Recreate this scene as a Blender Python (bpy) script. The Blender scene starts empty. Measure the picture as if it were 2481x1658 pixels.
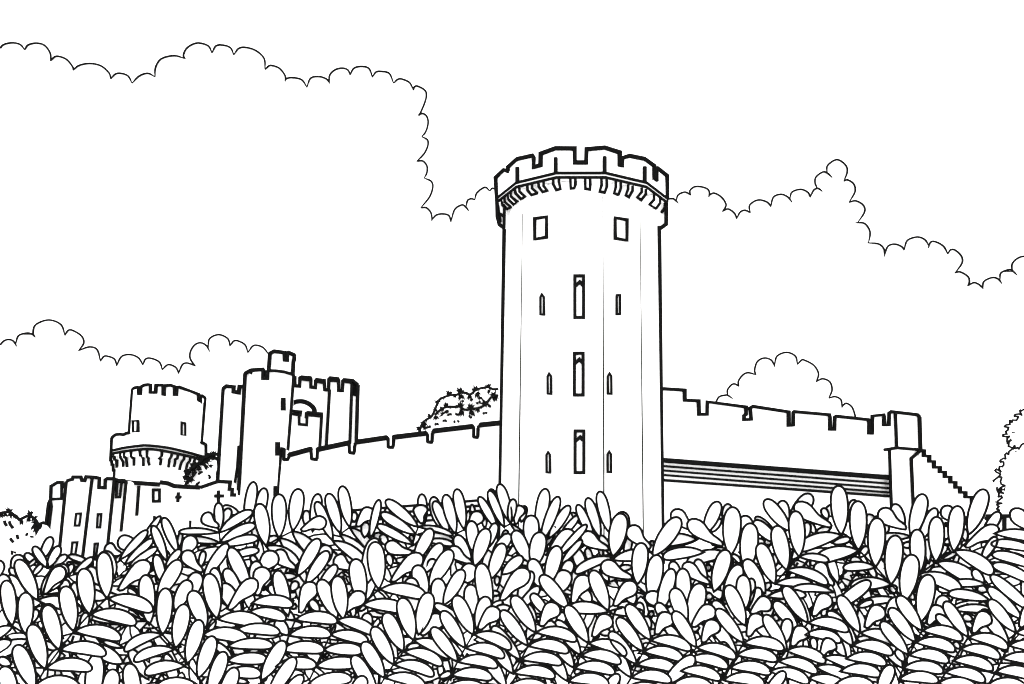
import bpy, math, random
from mathutils import Vector
from mathutils.geometry import tessellate_polygon
random.seed(7)
S = bpy.context.scene
COL = S.collection
# ------------------------------------------------------------------ camera model
F = 2147.0; CX, CY = 1240.5, 829.0
PITCH = math.atan(0.23)
CP, SP = math.cos(PITCH), math.sin(PITCH)
CAM = Vector((0, 0, 1.6))
def ray(x, y):
    a = (x - CX) / F; b = (CY - y) / F
    return Vector((a, CP - b * SP, SP + b * CP))
def U(x, y, Y):                       # photo direction -> point standing Y metres ahead
    r = ray(x, y)
    return CAM + r * (Y / r.y)
def dfw(P):
    d = P - CAM
    return d.y * CP + d.z * SP
def tile(x0, y0, s):
    return lambda p: (x0 + p[0] / s, y0 + p[1] / s)
# ------------------------------------------------------------------ materials
def mat(name, c, var):
    m = bpy.data.materials.new(name); m.use_nodes = True
    nt = m.node_tree; b = nt.nodes['Principled BSDF']
    b.inputs['Roughness'].default_value = 1.0
    b.inputs['Specular IOR Level'].default_value = 0.0
    n = nt.nodes.new('ShaderNodeTexNoise'); n.inputs['Scale'].default_value = 3.0
    tc = nt.nodes.new('ShaderNodeTexCoord')
    nt.links.new(tc.outputs['Object'], n.inputs['Vector'])
    r = nt.nodes.new('ShaderNodeValToRGB')
    r.color_ramp.elements[0].color = (c - var, c - var, c - var, 1)
    r.color_ramp.elements[1].color = (c + var, c + var, c + var, 1)
    nt.links.new(n.outputs['Fac'], r.inputs['Fac'])
    nt.links.new(r.outputs['Color'], b.inputs['Base Color'])
    return m
WHITE = mat('white_limewash', 0.93, 0.015)
LEAFW = mat('white_leaf', 0.965, 0.01)
INK = mat('black_edging', 0.0045, 0.0005)
GROUND = mat('pale_ground', 0.9, 0.02)
CLOUDW = mat('white_cloud', 0.92, 0.01)
# ------------------------------------------------------------------ mesh building
INKW = 2.2                            # extra line width in photo pixels
class MB:
    def __init__(s): s.v = []; s.f = []; s.m = []
    def add(s, vs, fs, m):
        n = len(s.v); s.v += [Vector(v) for v in vs]
        for f in fs: s.f.append([i + n for i in f]); s.m.append(m)
    def build(s, name, parent=None, mats=None):
        me = bpy.data.meshes.new(name)
        off = WLOC[parent.name] if parent else Vector((0, 0, 0))
        me.from_pydata([tuple(v - off) for v in s.v], [], s.f)
        for m in (mats or (WHITE, INK)): me.materials.append(m)
        me.polygons.foreach_set('material_index', s.m)
        me.update()
        o = bpy.data.objects.new(name, me); COL.objects.link(o)
        if parent: o.parent = parent
        WLOC[o.name] = off.copy()
        return o
    def _tube(s, P, w, closed, k):
        n = len(P)
        if n < 2: return
        ws = w if isinstance(w, (list, tuple)) else [w] * n
        rings = []
        for i in range(n):
            if closed: a, b = P[i - 1], P[(i + 1) % n]
            else: a, b = P[max(i - 1, 0)], P[min(i + 1, n - 1)]
            t1 = (P[i] - a); t2 = (b - P[i])
            if t1.length < 1e-9: t1 = t2
            if t2.length < 1e-9: t2 = t1
            t1 = t1.normalized(); t2 = t2.normalized()
            t = t1 + t2
            if t.length < 1e-6: t = t2.copy()
            t.normalize()
            mit = 1.0 / max(0.5, t.dot(t2))
            v = (P[i] - CAM).normalized()
            sd = t.cross(v)
            if sd.length < 1e-6: sd = t.cross(Vector((0, 0, 1)))
            sd.normalize(); up = sd.cross(t).normalized()
            r = (ws[i] + INKW) / 2 / F * dfw(P[i])
            O = P[i] - v * (r if k == 6 else 0)          # the moulding stands proud of the skin
            rings.append([O + sd * (r * mit * math.cos(2 * math.pi * j / k)) + up * (r * math.sin(2 * math.pi * j / k)) for j in range(k)])
        vs = [p for R in rings for p in R]; fs = []
        for i in range(n if closed else n - 1):
            i2 = (i + 1) % n
            for j in range(k):
                j2 = (j + 1) % k
                fs.append((i * k + j, i * k + j2, i2 * k + j2, i2 * k + j))
        if not closed:
            fs.append(tuple(range(k - 1, -1, -1))); fs.append(tuple((n - 1) * k + j for j in range(k)))
        s.add(vs, fs, 1)
    def tube(s, P, w, closed=False, k=6):
        # breaks at very sharp corners so that each stroke ends cleanly
        if closed: s._tube(P, w, True, k); return
        ws = list(w) if isinstance(w, (list, tuple)) else [w] * len(P)
        cur = [P[0]]; cw = [ws[0]]
        for i in range(1, len(P)):
            cur.append(P[i]); cw.append(ws[i])
            if i < len(P) - 1:
                a = P[i] - P[i - 1]; b = P[i + 1] - P[i]
                if a.length > 1e-9 and b.length > 1e-9 and a.normalized().dot(b.normalized()) < -0.25:
                    s._tube(cur, cw, False, k); cur = [P[i]]; cw = [ws[i]]
        s._tube(cur, cw, False, k)
    def prism(s, P, off, m=0):
        n = len(P)
        Q = [p + (off(p) if callable(off) else off) for p in P]
        tri = tessellate_polygon([P])
        fs = [tuple(t) for t in tri] + [tuple(n + i for i in reversed(t)) for t in tri]
        fs += [(i, (i + 1) % n, n + (i + 1) % n, n + i) for i in range(n)]
        s.add(list(P) + Q, fs, m)
    def strip(s, top, bl, br, Yf, T, sub=6.0):
        """A standing wall under the skyline 'top' (photo px): front skin at Yf(x), thickness T going back."""
        pts = []
        for a, b in zip(top, top[1:]):
            n = max(1, int(abs(b[0] - a[0]) / sub))
            for i in range(n): pts.append((a[0] + (b[0] - a[0]) * i / n, a[1] + (b[1] - a[1]) * i / n))
        pts.append(top[-1])
        x0, x1 = top[0][0], top[-1][0]
        A, B = [], []
        for (x, y) in pts:
            t = (x - x0) / (x1 - x0)
            Y = Yf(x)
            A.append(U(x, y, Y))
            p = U(bl[0] + (br[0] - bl[0]) * t, bl[1] + (br[1] - bl[1]) * t, Y)
            B.append(p)
        n = len(A)
        off = [Vector((0, (T(p[0]) if callable(T) else T), 0)) for p in pts]
        vs = A + B + [a + o for a, o in zip(A, off)] + [b + o for b, o in zip(B, off)]
        fs = []
        for i in range(n - 1):
            fs.append((i, i + 1, n + i + 1, n + i))
            fs.append((2 * n + i, 3 * n + i, 3 * n + i + 1, 2 * n + i + 1))
            fs.append((i, 2 * n + i, 2 * n + i + 1, i + 1))
        fs.append((0, n, 3 * n, 2 * n)); fs.append((n - 1, 3 * n - 1, 4 * n - 1, 2 * n - 1))
        s.add(vs, fs, 0)
WLOC = {}
def thing(name, label, cat, loc, group=None):
    o = bpy.data.objects.new(name, None); COL.objects.link(o)
    o.empty_display_size = 0.5
    o.location = loc; WLOC[o.name] = Vector(loc)
    o['label'] = label; o['category'] = cat
    if group: o['group'] = group
    return o
def tag(o, label, cat, group=None):
    o['label'] = label; o['category'] = cat
    if group: o['group'] = group
    return o
def base(x, Y):                       # spot on the ground below photo column x
    p = U(x, 1300, Y); return (p.x, Y, 0)
def flatY(xa, Ya, xb, Yb):            # a plane wall seen in perspective
    return lambda x: 1.0 / (1 / Ya + (1 / Yb - 1 / Ya) * (x - xa) / (xb - xa))
def roundY(xl, xr, Yc, R):
    def f(x):
        t = max(-1, min(1, (x - (xl + xr) / 2) / ((xr - xl) / 2)))
        return Yc - R * math.sqrt(max(0, 1 - t * t))
    return f
def dense(pts, step=8.0):
    out = []
    for a, b in zip(pts, pts[1:]):
        n = max(1, int(math.hypot(b[0] - a[0], b[1] - a[1]) / step))
        for i in range(n): out.append((a[0] + (b[0] - a[0]) * i / n, a[1] + (b[1] - a[1]) * i / n))
    out.append(pts[-1]); return out
def line(mb, pts, w, Yf, d=0.0, closed=False, fine=False):
    if fine: pts = dense(pts)
    mb.tube([U(x, y, Yf(x) - d) for x, y in pts], w, closed)
def window(parent, quad, Yf, w=6.0, label=None, extra=(), name='window'):
    """a glazed opening: white pane standing slightly proud, its black frame a sub-part"""
    m = MB(); P = [U(x, y, Yf(x) - 0.04) for x, y in quad]
    m.prism(P, Vector((0, 0.5, 0)))
    o = m.build(name, parent)
    if label: o['label'] = label
    fr = MB(); fr.tube([U(x, y, Yf(x) - 0.06) for x, y in quad], w, True)
    for e in extra: fr.tube([U(x, y, Yf(x) - 0.06) for x, y in e], w)
    fr.build('frame', o)
    return o
def slit(parent, quad, Yf, name='arrow_slit'):
    m = MB(); m.prism([U(x, y, Yf(x) - 0.05) for x, y in quad], Vector((0, 0.3, 0)), 1)
    return m.build(name, parent)
def smooth(pts, n=5):
    if len(pts) < 3: return list(pts)
    out = []
    for i in range(len(pts) - 1):
        p0 = pts[max(i - 1, 0)]; p1 = pts[i]; p2 = pts[i + 1]; p3 = pts[min(i + 2, len(pts) - 1)]
        for j in range(n):
            t = j / n
            out.append(tuple(0.5 * (2 * p1[c] + (p2[c] - p0[c]) * t + (2 * p0[c] - 5 * p1[c] + 4 * p2[c] - p3[c]) * t * t + (3 * p1[c] - p0[c] - 3 * p2[c] + p3[c]) * t ** 3) for c in (0, 1)))
    out.append(tuple(pts[-1])); return out
def nums(s): return [tuple(float(v) for v in p.split(',')) for p in s.split()]

# ------------------------------------------------------------------ ground
m = MB(); g = 4000
m.add([(-g, -200, 0), (g, -200, 0), (g, g, 0), (-g, g, 0)], [(0, 1, 2, 3)], 0)
gr = m.build('ground', None, (GROUND, INK)); gr['kind'] = 'structure'

# ------------------------------------------------------------------ great tower (twelve sides)
TA = tile(1180, 340, 5.0587); TB = tile(1180, 640, 5.0587); TC = tile(1180, 940, 5.0587)
YT = 85.0
ANG = [math.radians(a) for a in (-75, -45, -15, 15, 45, 75, 105, 135, 165, 195, 225, 255)]
def ring(z, cx, hw, tilt=0.0):
    df = YT * CP + (z - 1.6) * SP
    X = (cx - CX) / F * df; R = hw / F * df * 0.974 / 0.9659
    az = math.atan2(X, YT); sa, ca = math.sin(az), math.cos(az)      # the tower faces the viewer squarely
    return [Vector((X + R * (math.sin(a) * ca - math.cos(a) * sa), YT - R * (math.cos(a) * ca + math.sin(a) * sa), z - tilt * R * math.sin(a))) for a in ANG]
def zf(y, R=8.4): return U(1409, y, YT - R * 0.966).z
def hit(x, y, A, B):
    r = ray(x, y); best = None
    for k in range(5):
        n = (A[k + 1] - A[k]).cross(B[k] - A[k])
        if n.dot(r) > 0: n = -n
        d = n.dot(r)
        mid = (A[k] + A[k + 1]) / 2 - Vector((sum(p.x for p in A) / 12, YT, A[k].z))
        if n.dot(mid) < 0: continue
        t = n.dot(A[k] - CAM) / d
        if best is None or t > best: best = t
    p = CAM + r * best
    if p.y > YT - 1: p = U(x, y, YT - 1)
    return p
zbase = 0.0
B0 = ring(0.0, 1406.3, 199.5); B1 = ring(zf(440, 7.8), 1408.6, 186.5)
zc1, zc0 = zf(419.5, 8.7), zf(430.3, 8.7)
P0 = ring(zc0, 1408.8, 206, .035); P1 = ring(zc1, 1408.8, 206, .035); PT = ring(zf(355, 8.7), 1408.8, 206)
gt = thing('great_tower', 'tall twelve-sided castle tower with battlements on corbels, the tallest building', 'tower', (P0[0].x / 2 + P0[5].x / 2, YT, 0))
m = MB()
fs = [(i, (i + 1) % 12, 12 + (i + 1) % 12, 12 + i) for i in range(12)] + [tuple(range(12, 24))]
m.add(B0 + B1, fs, 0)
for k, ytop, wt, wb in ((0, 543, 9.6, 7), (5, 553, 9.6, 7), (1, 495, 2.0, 3.7), (3, 478, 2.0, 3.9), (4, 490, 2.0, 3.5)):
    za = zf(ytop, 7.8) if k in (1, 3, 4) else U(1596, ytop, YT - 2.2).z
    t = (za - B0[k].z) / (B1[k].z - B0[k].z)
    top = B0[k].lerp(B1[k], t)
    pts = [top.lerp(B0[k], i / 8) for i in range(9)]
    sc = [(wt + (wb - wt) * min(1, i / 5)) - (0.0 if wt > 3 else 2.4) for i in range(9)]
    m.tube(pts, sc)
m.build('wall', gt)
# cornice slab carrying the parapet
m = MB(); m.add(P0 + P1, fs + [tuple(range(11, -1, -1))], 0)
m.tube([P0[i] for i in range(6)], 4.9); m.tube([P1[i] for i in range(6)], 4.9)
m.build('cornice', gt)
# battlemented parapet, one slab per face
prof = [TA(p) for p in nums("113,460 205,365 262,380 263,330 368,230 556,187 573,215 570,332 656,305 658,165 838,98 1076,100 1076,272 1214,272 1218,110 1443,90 1627,150 1627,300 1657,308 1657,218 1747,190 1930,228 2043,315 2043,472 2075,487 2075,365 2092,342 2200,435")]
cuts = [1202.0, TA((370, 0))[0], TA((841, 0))[0], TA((1442, 0))[0], TA((1934, 0))[0], 1616.0]
m = MB()
axis = Vector((P0[0].x / 2 + P0[5].x / 2, YT, 0))
for k in range(5):
    seg = []
    xa, xb = cuts[k], cuts[k + 1]
    for i, p in enumerate(prof):
        if i:
            q = prof[i - 1]
            for c in (xa, xb):
                if (q[0] - c) * (p[0] - c) < 0:
                    t = (c - q[0]) / (p[0] - q[0]); seg.append((c, q[1] + (p[1] - q[1]) * t))
        if xa <= p[0] <= xb: seg.append(p)
    seg.sort(key=lambda p: 0) 
    Pp = [hit(x, y, P1, PT) for x, y in seg]
    Pp = [P1[k] + Vector((0, 0, .01))] + Pp + [P1[k + 1] + Vector((0, 0, .01))]
    inn = (axis - (P1[k] + P1[k + 1]) / 2); inn.z = 0; inn = inn.normalized() * 0.9
    m.prism(Pp, inn)
for k in range(5, 12):
    a, b = P1[k], P1[(k + 1) % 12]; z1 = Vector((0, 0, 2.2)); z2 = Vector((0, 0, 3.4))
    inn = (axis - (a + b) / 2); inn.z = 0; inn = inn.normalized() * 0.9
    q = lambda t: a.lerp(b, t)
    m.prism([a, q(0) + z2, q(.36) + z2, q(.36) + z1, q(.64) + z1, q(.64) + z2, b + z2, b], inn)
pl = [hit(x, y, P1, PT) for x, y in prof]
m.tube([P1[0]] + pl + [P1[5]], 8.8)
for x, y0, y1 in ((370, 332, 515), (841, 214, 395), (1442, 202, 400), (1934, 325, 525)):
    a, b = TA((x, y0)), TA((x, y1)); m.tube([hit(*a, P1, PT), hit(*b, P1, PT)], 8.2)
for q in ("1627,152 1640,152 1657,312 1627,300", "2036,320 2078,360 2080,485 2036,470"):
    m.prism([hit(*TA(p), P1, PT) + Vector((0, -.05, 0)) for p in nums(q)], Vector((0, .3, 0)), 1)
m.build('parapet', gt)
CORB = ["177,745 195,795 247,845 292,820 215,755 213,705", "258,680 262,725 330,790 370,755 292,690 290,640",
 "342,610 350,650 418,722 465,693 397,630 397,575", "492,560 497,615 545,672 620,650 550,590 550,540",
 "630,530 635,570 683,635 738,620 693,560 693,510", "810,480 812,540 848,612 900,598 880,510 882,470",
 "1020,470 1027,592 1070,585 1083,540 1083,470", "1202,470 1205,595 1263,605 1264,540 1264,470",
 "1402,475 1405,550 1380,630 1443,643 1468,570 1468,475", "1578,500 1580,570 1558,650 1610,675 1640,590 1640,515",
 "1730,545 1730,600 1700,675 1740,700 1784,620 1785,560", "1895,585 1898,635 1840,700 1890,735 1948,660 1948,600",
 "2048,665 2048,730 1993,790 2070,840 2118,770 2118,720"]
PD = ring(zc0 - 3, 1408.8, 205.5)
for c in CORB:
    pts = nums(c); n = len(pts); Q = []
    ymax = max(p[1] for p in pts)
    for i, p in enumerate(pts):
        A = hit(*TA(p), PD, P0); Bq = hit(*TA(p), B0, B1)
        low = i in ((2, 3) if n == 6 else (1, 2))
        Q.append(A.lerp(Bq, 0.75) if low else A)
    m = MB(); c3 = sum(Q, Vector()) / n; inn = axis - c3; inn.z = 0
    m.prism(Q, inn.normalized() * 1.3); m.tube(Q, 4.5); m.build('corbel', gt)
m = MB()
E = lambda s, Y: [U(*TA(p), Y) for p in nums(s)]
m.prism(E("118,745 125,940 150,1035 208,1075 212,830 180,780", YT - 2.6), Vector((1.0, 1.6, 0)))
m.tube(E("118,700 122,800 125,940 138,985 150,1035 208,1078", YT - 2.7), 7.5)
m.tube(E("150,900 205,930", YT - 2.7), 5.5); m.tube(E("213,825 209,1080", YT - 2.7), 5.6); m.tube(E("140,800 150,890 172,1000", YT - 2.7), 3)
m.build('corbel', gt)
m = MB()
m.prism(E("2197,740 2196,1030 2105,1093 2105,790 2150,760", YT - 2.6), Vector((-1.0, 1.6, 0)))
m.tube(E("2199,715 2196,1030 2105,1095", YT - 2.7), 8); m.tube(E("2182,760 2182,825 2137,887", YT - 2.75), 5.6)
m.build('corbel', gt)
def twin(T, quad, extra=(), label=None, w=6.0):
    P = [hit(*T(p), B0, B1) for p in nums(quad)]
    out = lambda p, d: p + (Vector((p.x - axis.x, p.y - axis.y, 0))).normalized() * d
    m = MB(); m.prism([out(p, .04) for p in P], Vector((0, .6, 0))); o = m.build('window', gt)
    if label: o['label'] = label
    fr = MB(); fr.tube([out(p, .06) for p in P], w, True)
    for e in extra: fr.tube([out(hit(*T(p), B0, B1), .06) for p in nums(e)], w + 0.5)
    fr.build('frame', o)
twin(TA, "588,963 732,941 732,1192 588,1215"); twin(TA, "1568,953 1712,978 1712,1230 1568,1205")
big = 'tall rectangular window with a pointed arch light'
twin(TB, "1077,147 1183,147 1183,657 1077,657", ["1077,278 1137,222 1183,272"], big)
twin(TB, "1072,1095 1178,1095 1178,1607 1072,1607", ["1072,1226 1132,1170 1178,1222"], big)
twin(TC, "1080,530 1187,530 1187,1040 1080,1040", ["1080,660 1142,604 1187,655"], big)
sl = 'narrow pointed slit window'
for T, q in ((TB, "657,408 677,372 700,408 702,622 658,620"), (TB, "745,1378 765,1342 788,1378 789,1593 746,1590"), (TB, "1478,1378 1498,1341 1521,1378 1523,1593 1480,1590"),
             (TC, "731,823 752,788 774,823 776,1040 733,1037"), (TC, "1476,815 1495,781 1517,815 1519,1035 1477,1032")):
    twin(T, q, (), sl, 3.9)
twin(TB, "1586,383 1627,383 1627,617 1586,617", (), 'narrow square-headed slit window', 3.9)

# ------------------------------------------------------------------ round tower on the left
TD = tile(80, 840, 4.612)
D = lambda s: [TD(p) for p in nums(s)]
rt = thing('round_tower', 'round two-stage castle tower with a stepped-back drum, left of the gatehouse', 'tower', base(385, 128))
yd = roundY(TD((1111, 0))[0], TD((1922, 0))[0], 128, 5.1); yr = roundY(TD((868, 0))[0], TD((1935, 0))[0], 128, 6.8)
top = D("1111,480 1130,462 1165,453 1182,456 1182,530 1205,530 1205,452 1240,430 1285,425 1313,428 1310,513 1368,513 1375,430 1440,430 1452,440 1452,533 1465,535 1465,437 1540,432 1580,447 1578,535 1605,535 1608,455 1635,452 1852,535 1852,590 1870,610 1870,548 1895,550 1922,575")
m = MB(); m.strip(top, TD((1073, 985)), TD((1884, 1085)), yd, lambda x: 2 * (128 - yd(x)) + .3)
line(m, [TD((1073, 975)), top[0]], 6, lambda x: 127.4); line(m, top, 6, yd, .1); line(m, [top[-1], TD((1882, 1072))], 6, lambda x: 127.4)
for q in ("1170,456 1216,456 1216,543 1170,543", "1440,432 1478,440 1476,548 1437,545", "1840,535 1884,560 1884,640 1840,596"):
    m.prism([U(x, y, yd(x) - .1) for x, y in D(q)], Vector((0, .3, 0)), 1)
m.build('upper_drum', rt)
m = MB(); ringtop = D("880,1020 895,1005 920,985 970,978 1010,985 1040,968 1073,963 1300,960 1700,1000 1882,1070 1910,1083 1932,1097")
m.strip(ringtop, TD((868, 1215)), TD((1932, 1265)), lambda x: yr(x), lambda x: 2 * (128 - yr(x)) + .3)
line(m, D("866,1285 880,1020"), 6, lambda x: 126.0); line(m, D("880,1020 895,1005 920,985 970,978 1010,985 1040,968 1075,964"), 6, lambda x: yr(x) - .25)
line(m, D("1882,1070 1910,1083 1932,1097"), 6, lambda x: yr(x) - .25); line(m, D("1932,1092 1932,1240"), 6, lambda x: 126.6)
line(m, smooth(D("875,1165 1000,1135 1150,1113 1280,1105 1500,1130 1720,1180 1925,1238")), 4.6, yr, .15)
line(m, smooth(D("880,1198 1000,1175 1200,1150 1310,1147 1450,1165 1650,1205 1920,1268")), 4.8, yr, .15)
m.build('gallery', rt)
m = MB(); yl = roundY(TD((902, 0))[0], TD((1905, 0))[0], 128, 6.2)
m.strip(D("905,1190 1300,1155 1905,1260"), TD((868, 2300)), TD((1840, 2300)), yl, lambda x: 2 * (128 - yl(x)) + .3)
line(m, D("865,1280 880,1285 881,1320 894,1322 895,1385 911,1388 912,1372 905,1475"), 5.6, lambda x: 126.2)
m.build('lower_wall', rt)
for q in ("905,1205 910,1260 935,1275 936,1355", "975,1195 978,1240 995,1270 1006,1290 1006,1345", "1018,1185 1022,1235 1042,1250 1050,1350", "1092,1180 1097,1225 1112,1245 1126,1250 1126,1333",
          "1192,1165 1196,1215 1216,1220 1232,1255 1232,1338", "1272,1160 1272,1225 1290,1250 1288,1285 1300,1330", "1440,1170 1436,1225 1412,1250 1430,1260 1420,1328", "1555,1185 1545,1230 1525,1260 1520,1300 1512,1350",
          "1622,1205 1612,1250 1590,1260 1586,1300 1574,1345", "1695,1215 1685,1260 1660,1290 1650,1320 1636,1380", "1765,1230 1750,1280 1725,1310 1710,1372", "1815,1245 1795,1300 1780,1340 1762,1385"):
    pts = D(q); m = MB(); c = [U(x, y, yr(x) - .15 + .9 * i / len(pts)) for i, (x, y) in enumerate(pts)]
    m.tube(c, 4.6); m.build('corbel', rt)
window(rt, D("1120,830 1172,830 1172,952 1120,952"), lambda x: yd(x + 9) - .25, 3.8)
window(rt, D("1660,848 1702,858 1702,1003 1660,990"), yd, 3.8)

# ------------------------------------------------------------------ gatehouse
TE = tile(500, 830, 5.6); E_ = lambda s: [TE(p) for p in nums(s)]
gh = thing('gatehouse', 'cluster of crenellated gatehouse turrets with a round arch, between round tower and curtain wall', 'gatehouse', base(660, 121))
lt = roundY(TE((230, 0))[0], TE((560, 0))[0], 120, 1.2)
m = MB(); tp = E_("230,625 270,593 372,603 368,668 440,680 448,598 540,605")
m.strip(tp, (520, 1330), (575, 1330), lt, 1.2)
line(m, [(526.7, 1166)] + tp[:1], 7.6, lt, .1); line(m, tp, 8.2, lt, .1); m.build('stair_turret', gh)
bt = roundY(TE((480, 0))[0], TE((1205, 0))[0], 119, 2.6)
tp = E_("525,420 590,385 612,376 765,365 773,380 769,485 825,485 826,378 845,382 950,385 1060,400 1165,432 1190,452")
m = MB(); m.strip(tp, (572, 1330), (690, 1330), bt, .5)
line(m, [(574, 1241), (580, 1160)] + tp[:1], [7, 7.5, 7.8], lambda x: 117.2)
line(m, tp[:9], 8, bt, .1); line(m, tp[8:], 5.6, bt, .1)
line(m, E_("1185,445 1155,850 1105,1480") + [(693, 1116)], 5.8, lambda x: 117.0)
line(m, E_("440,1400 420,1700") + [(565, 1196)], 5, bt, .1)
m.prism([U(x, y, bt(x) - .1) for x, y in E_("575,415 615,440 630,390 590,380")], Vector((0, .3, 0)), 1)
m.build('great_turret', gh)
tt = roundY(TE((860, 0))[0], TE((1197, 0))[0], 121, 1.4)
tp = E_("860,150 918,120 1060,137 1062,235 1095,238 1098,145 1118,137 1197,172")
m = MB(); m.strip(tp, TE((838, 420)), TE((1170, 450)), tt, lambda x: 2 * (121 - tt(x)) + .3)
line(m, E_("845,372 860,150"), 7.8, lambda x: 120.6); line(m, tp, 8, tt, .1); line(m, E_("1197,172 1193,232 1183,262 1174,435"), 7.8, lambda x: 120.6)
m.prism([U(x, y, tt(x) - .1) for x, y in E_("1036,150 1122,165 1116,247 1036,240")], Vector((0, .3, 0)), 1)
m.build('watch_turret', gh)
rw = flatY(700, 120.3, 880, 122.3)
tp = E_("1150,450 1202,455 1201,587 1264,592 1268,480 1290,468 1410,478 1420,497 1418,605 1478,612 1480,522 1495,503 1600,516 1606,640 1658,645 1660,500 1680,480 1785,492 1796,515 1795,650 1845,652 1850,522 1868,505 1985,515 2058,575")
m = MB(); m.strip(tp, (690, 1330), (866, 1330), rw, 7)
line(m, tp[1:], 6.6, rw, .1)
for s in ("1275,494 1420,512", "1485,528 1600,545", "1668,512 1790,522", "1860,528 1975,540"): line(m, E_(s), 6, rw, .15)
line(m, E_("2058,575 2048,900 2035,1345"), 7.6, rw, .1); line(m, E_("1975,560 1962,900 1946,1380"), 6, rw, .1)
line(m, E_("1672,640 1628,1400"), 6, rw, .1)
m.prism([U(x, y, rw(x) - .15) for x, y in E_("1962,520 2000,500 2078,572 2075,722 2030,733 1990,720 1962,700")], Vector((0, .3, 0)), 1)
m.build('rear_wall', gh)
ar = flatY(700, 118.9, 790, 119.5)
m = MB(); tp = E_("1150,965 1260,975 1258,1110 1362,1120 1365,1000 1380,985 1565,1003")
m.strip(tp, (692, 1330), (775, 1330), ar, 1.2)
line(m, tp, 5, ar, .1); line(m, E_("1140,926 1282,942 1276,985 1150,968"), 5, ar, .15)
line(m, E_("1350,1030 1354,960 1376,948 1565,967 1566,1010"), 5, ar, .15)
line(m, E_("1563,1000 1540,1420"), 6, ar, .1)
m.build('forebuilding', gh)
m = MB(); arc = smooth(E_("1128,868 1158,838 1215,806 1300,800 1390,832 1455,892 1470,945")); line(m, arc, 9.5, lambda x: 119.8); m.build('arch', gh)
bty = lambda x: bt(x)
slit(gh, E_("1007,750 1073,750 1073,922 1007,922"), bty, 'window'); slit(gh, E_("930,1350 997,1350 997,1535 930,1535"), bty, 'window')
slit(gh, [(662, 1177.5), (675, 1177.5), (676, 1210), (662, 1210)], bty, 'window')

# ------------------------------------------------------------------ barbican (bottom left)
TF = tile(0, 1060, 4.612); F_ = lambda s: [TF(p) for p in nums(s)]
bb = thing('barbican', 'leaning crenellated barbican block with four small windows, lowest building on the left', 'gatehouse', base(220, 99))
by = flatY(150, 98, 310, 101)
tp = F_("740,490 770,477 808,468 815,443 905,443 915,480 947,483 960,440 1060,445 1112,457 1106,560 1174,563 1175,475 1195,460 1260,462 1330,482 1385,482 1412,498")
m = MB(); m.strip(tp, TF((640, 1500)), TF((1330, 1500)), by, 5)
line(m, tp, 6.4, by, .1)
for s, w in (("740,490 655,1345", 6), ("1030,455 922,1345", 5.8), ("1278,470 1200,1240", 6), ("1410,498 1352,1055", 5.8), ("1310,500 1299,668 1339,668 1360,500", 4.4)):
    line(m, F_(s), w, by, .12)
m.prism([U(x, y, by(x) - .1) for x, y in F_("1262,452 1325,465 1415,480 1420,515 1300,512 1262,492")], Vector((0, .3, 0)), 1)
m.build('wall', bb)
ty = lambda x: 101.5
tp = F_("570,545 625,512 640,503 695,503 697,540 730,560")
m = MB(); m.strip(tp, TF((480, 1500)), TF((690, 1500)), ty, 3)
line(m, F_("490,1170 541,740 564,692") + tp, 6, ty, .1)
for s in ("688,510 687,685", "563,692 735,684", "562,700 576,772 532,1130", "700,545 730,555"): line(m, F_(s), 4.6, ty, .12)
m.build('turret', bb)
for q in ("850,853 905,850 886,986 835,986", "1092,858 1133,857 1120,1007 1083,1007", "808,1174 865,1172 842,1308 795,1308", "1057,1187 1096,1185 1068,1380 1044,1380"):
    window(bb, F_(q), by, 3.6)

# ------------------------------------------------------------------ low curtain wall with cross slits
TI = tile(0, 760, 3.35); I_ = lambda s: [TI(p) for p in nums(s)]
lw = thing('rampart', 'low castle wall pierced by cross-shaped slits, in front of the round tower', 'wall', base(430, 105))
ly = flatY(300, 103, 575, 108)
tp = I_("1020,1368 1300,1388 1296,1368 1362,1378 1415,1400 1510,1407 1625,1412 1770,1362 1870,1368 1862,1425 1886,1428 1882,1472 1918,1473")
m = MB(); m.strip(tp, (290, 1400), (575, 1400), ly, 2)
line(m, tp[:7], 8.5, ly, .1); line(m, tp[6:], 6.8, ly, .1)
line(m, F_("1552,540 1528,877"), 5.8, ly, .1); m.build('wall', lw)
window(lw, F_("1712,587 1782,587 1782,715 1712,715"), ly, 5.0)
def cross(a, b, c, d, w):
    m = MB(); m.tube([U(*a, ly(a[0]) - .1), U(*b, ly(a[0]) - .1)], w); m.tube([U(*c, ly(a[0]) - .1), U(*d, ly(a[0]) - .1)], w); m.build('cross_slit', lw)
cross(TF((1994, 614)), TF((1986, 726)), TF((1962, 668)), TF((2026, 668)), 5.8)
cross(TI((1773, 1436)), TI((1773, 1560)), TI((1740, 1481)), TI((1818, 1481)), 5.8)
slit(lw, F_("1709,875 1737,877 1735,930 1707,930"), ly); slit(lw, F_("2111,928 2140,928 2136,1010 2110,1010"), ly)

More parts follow.
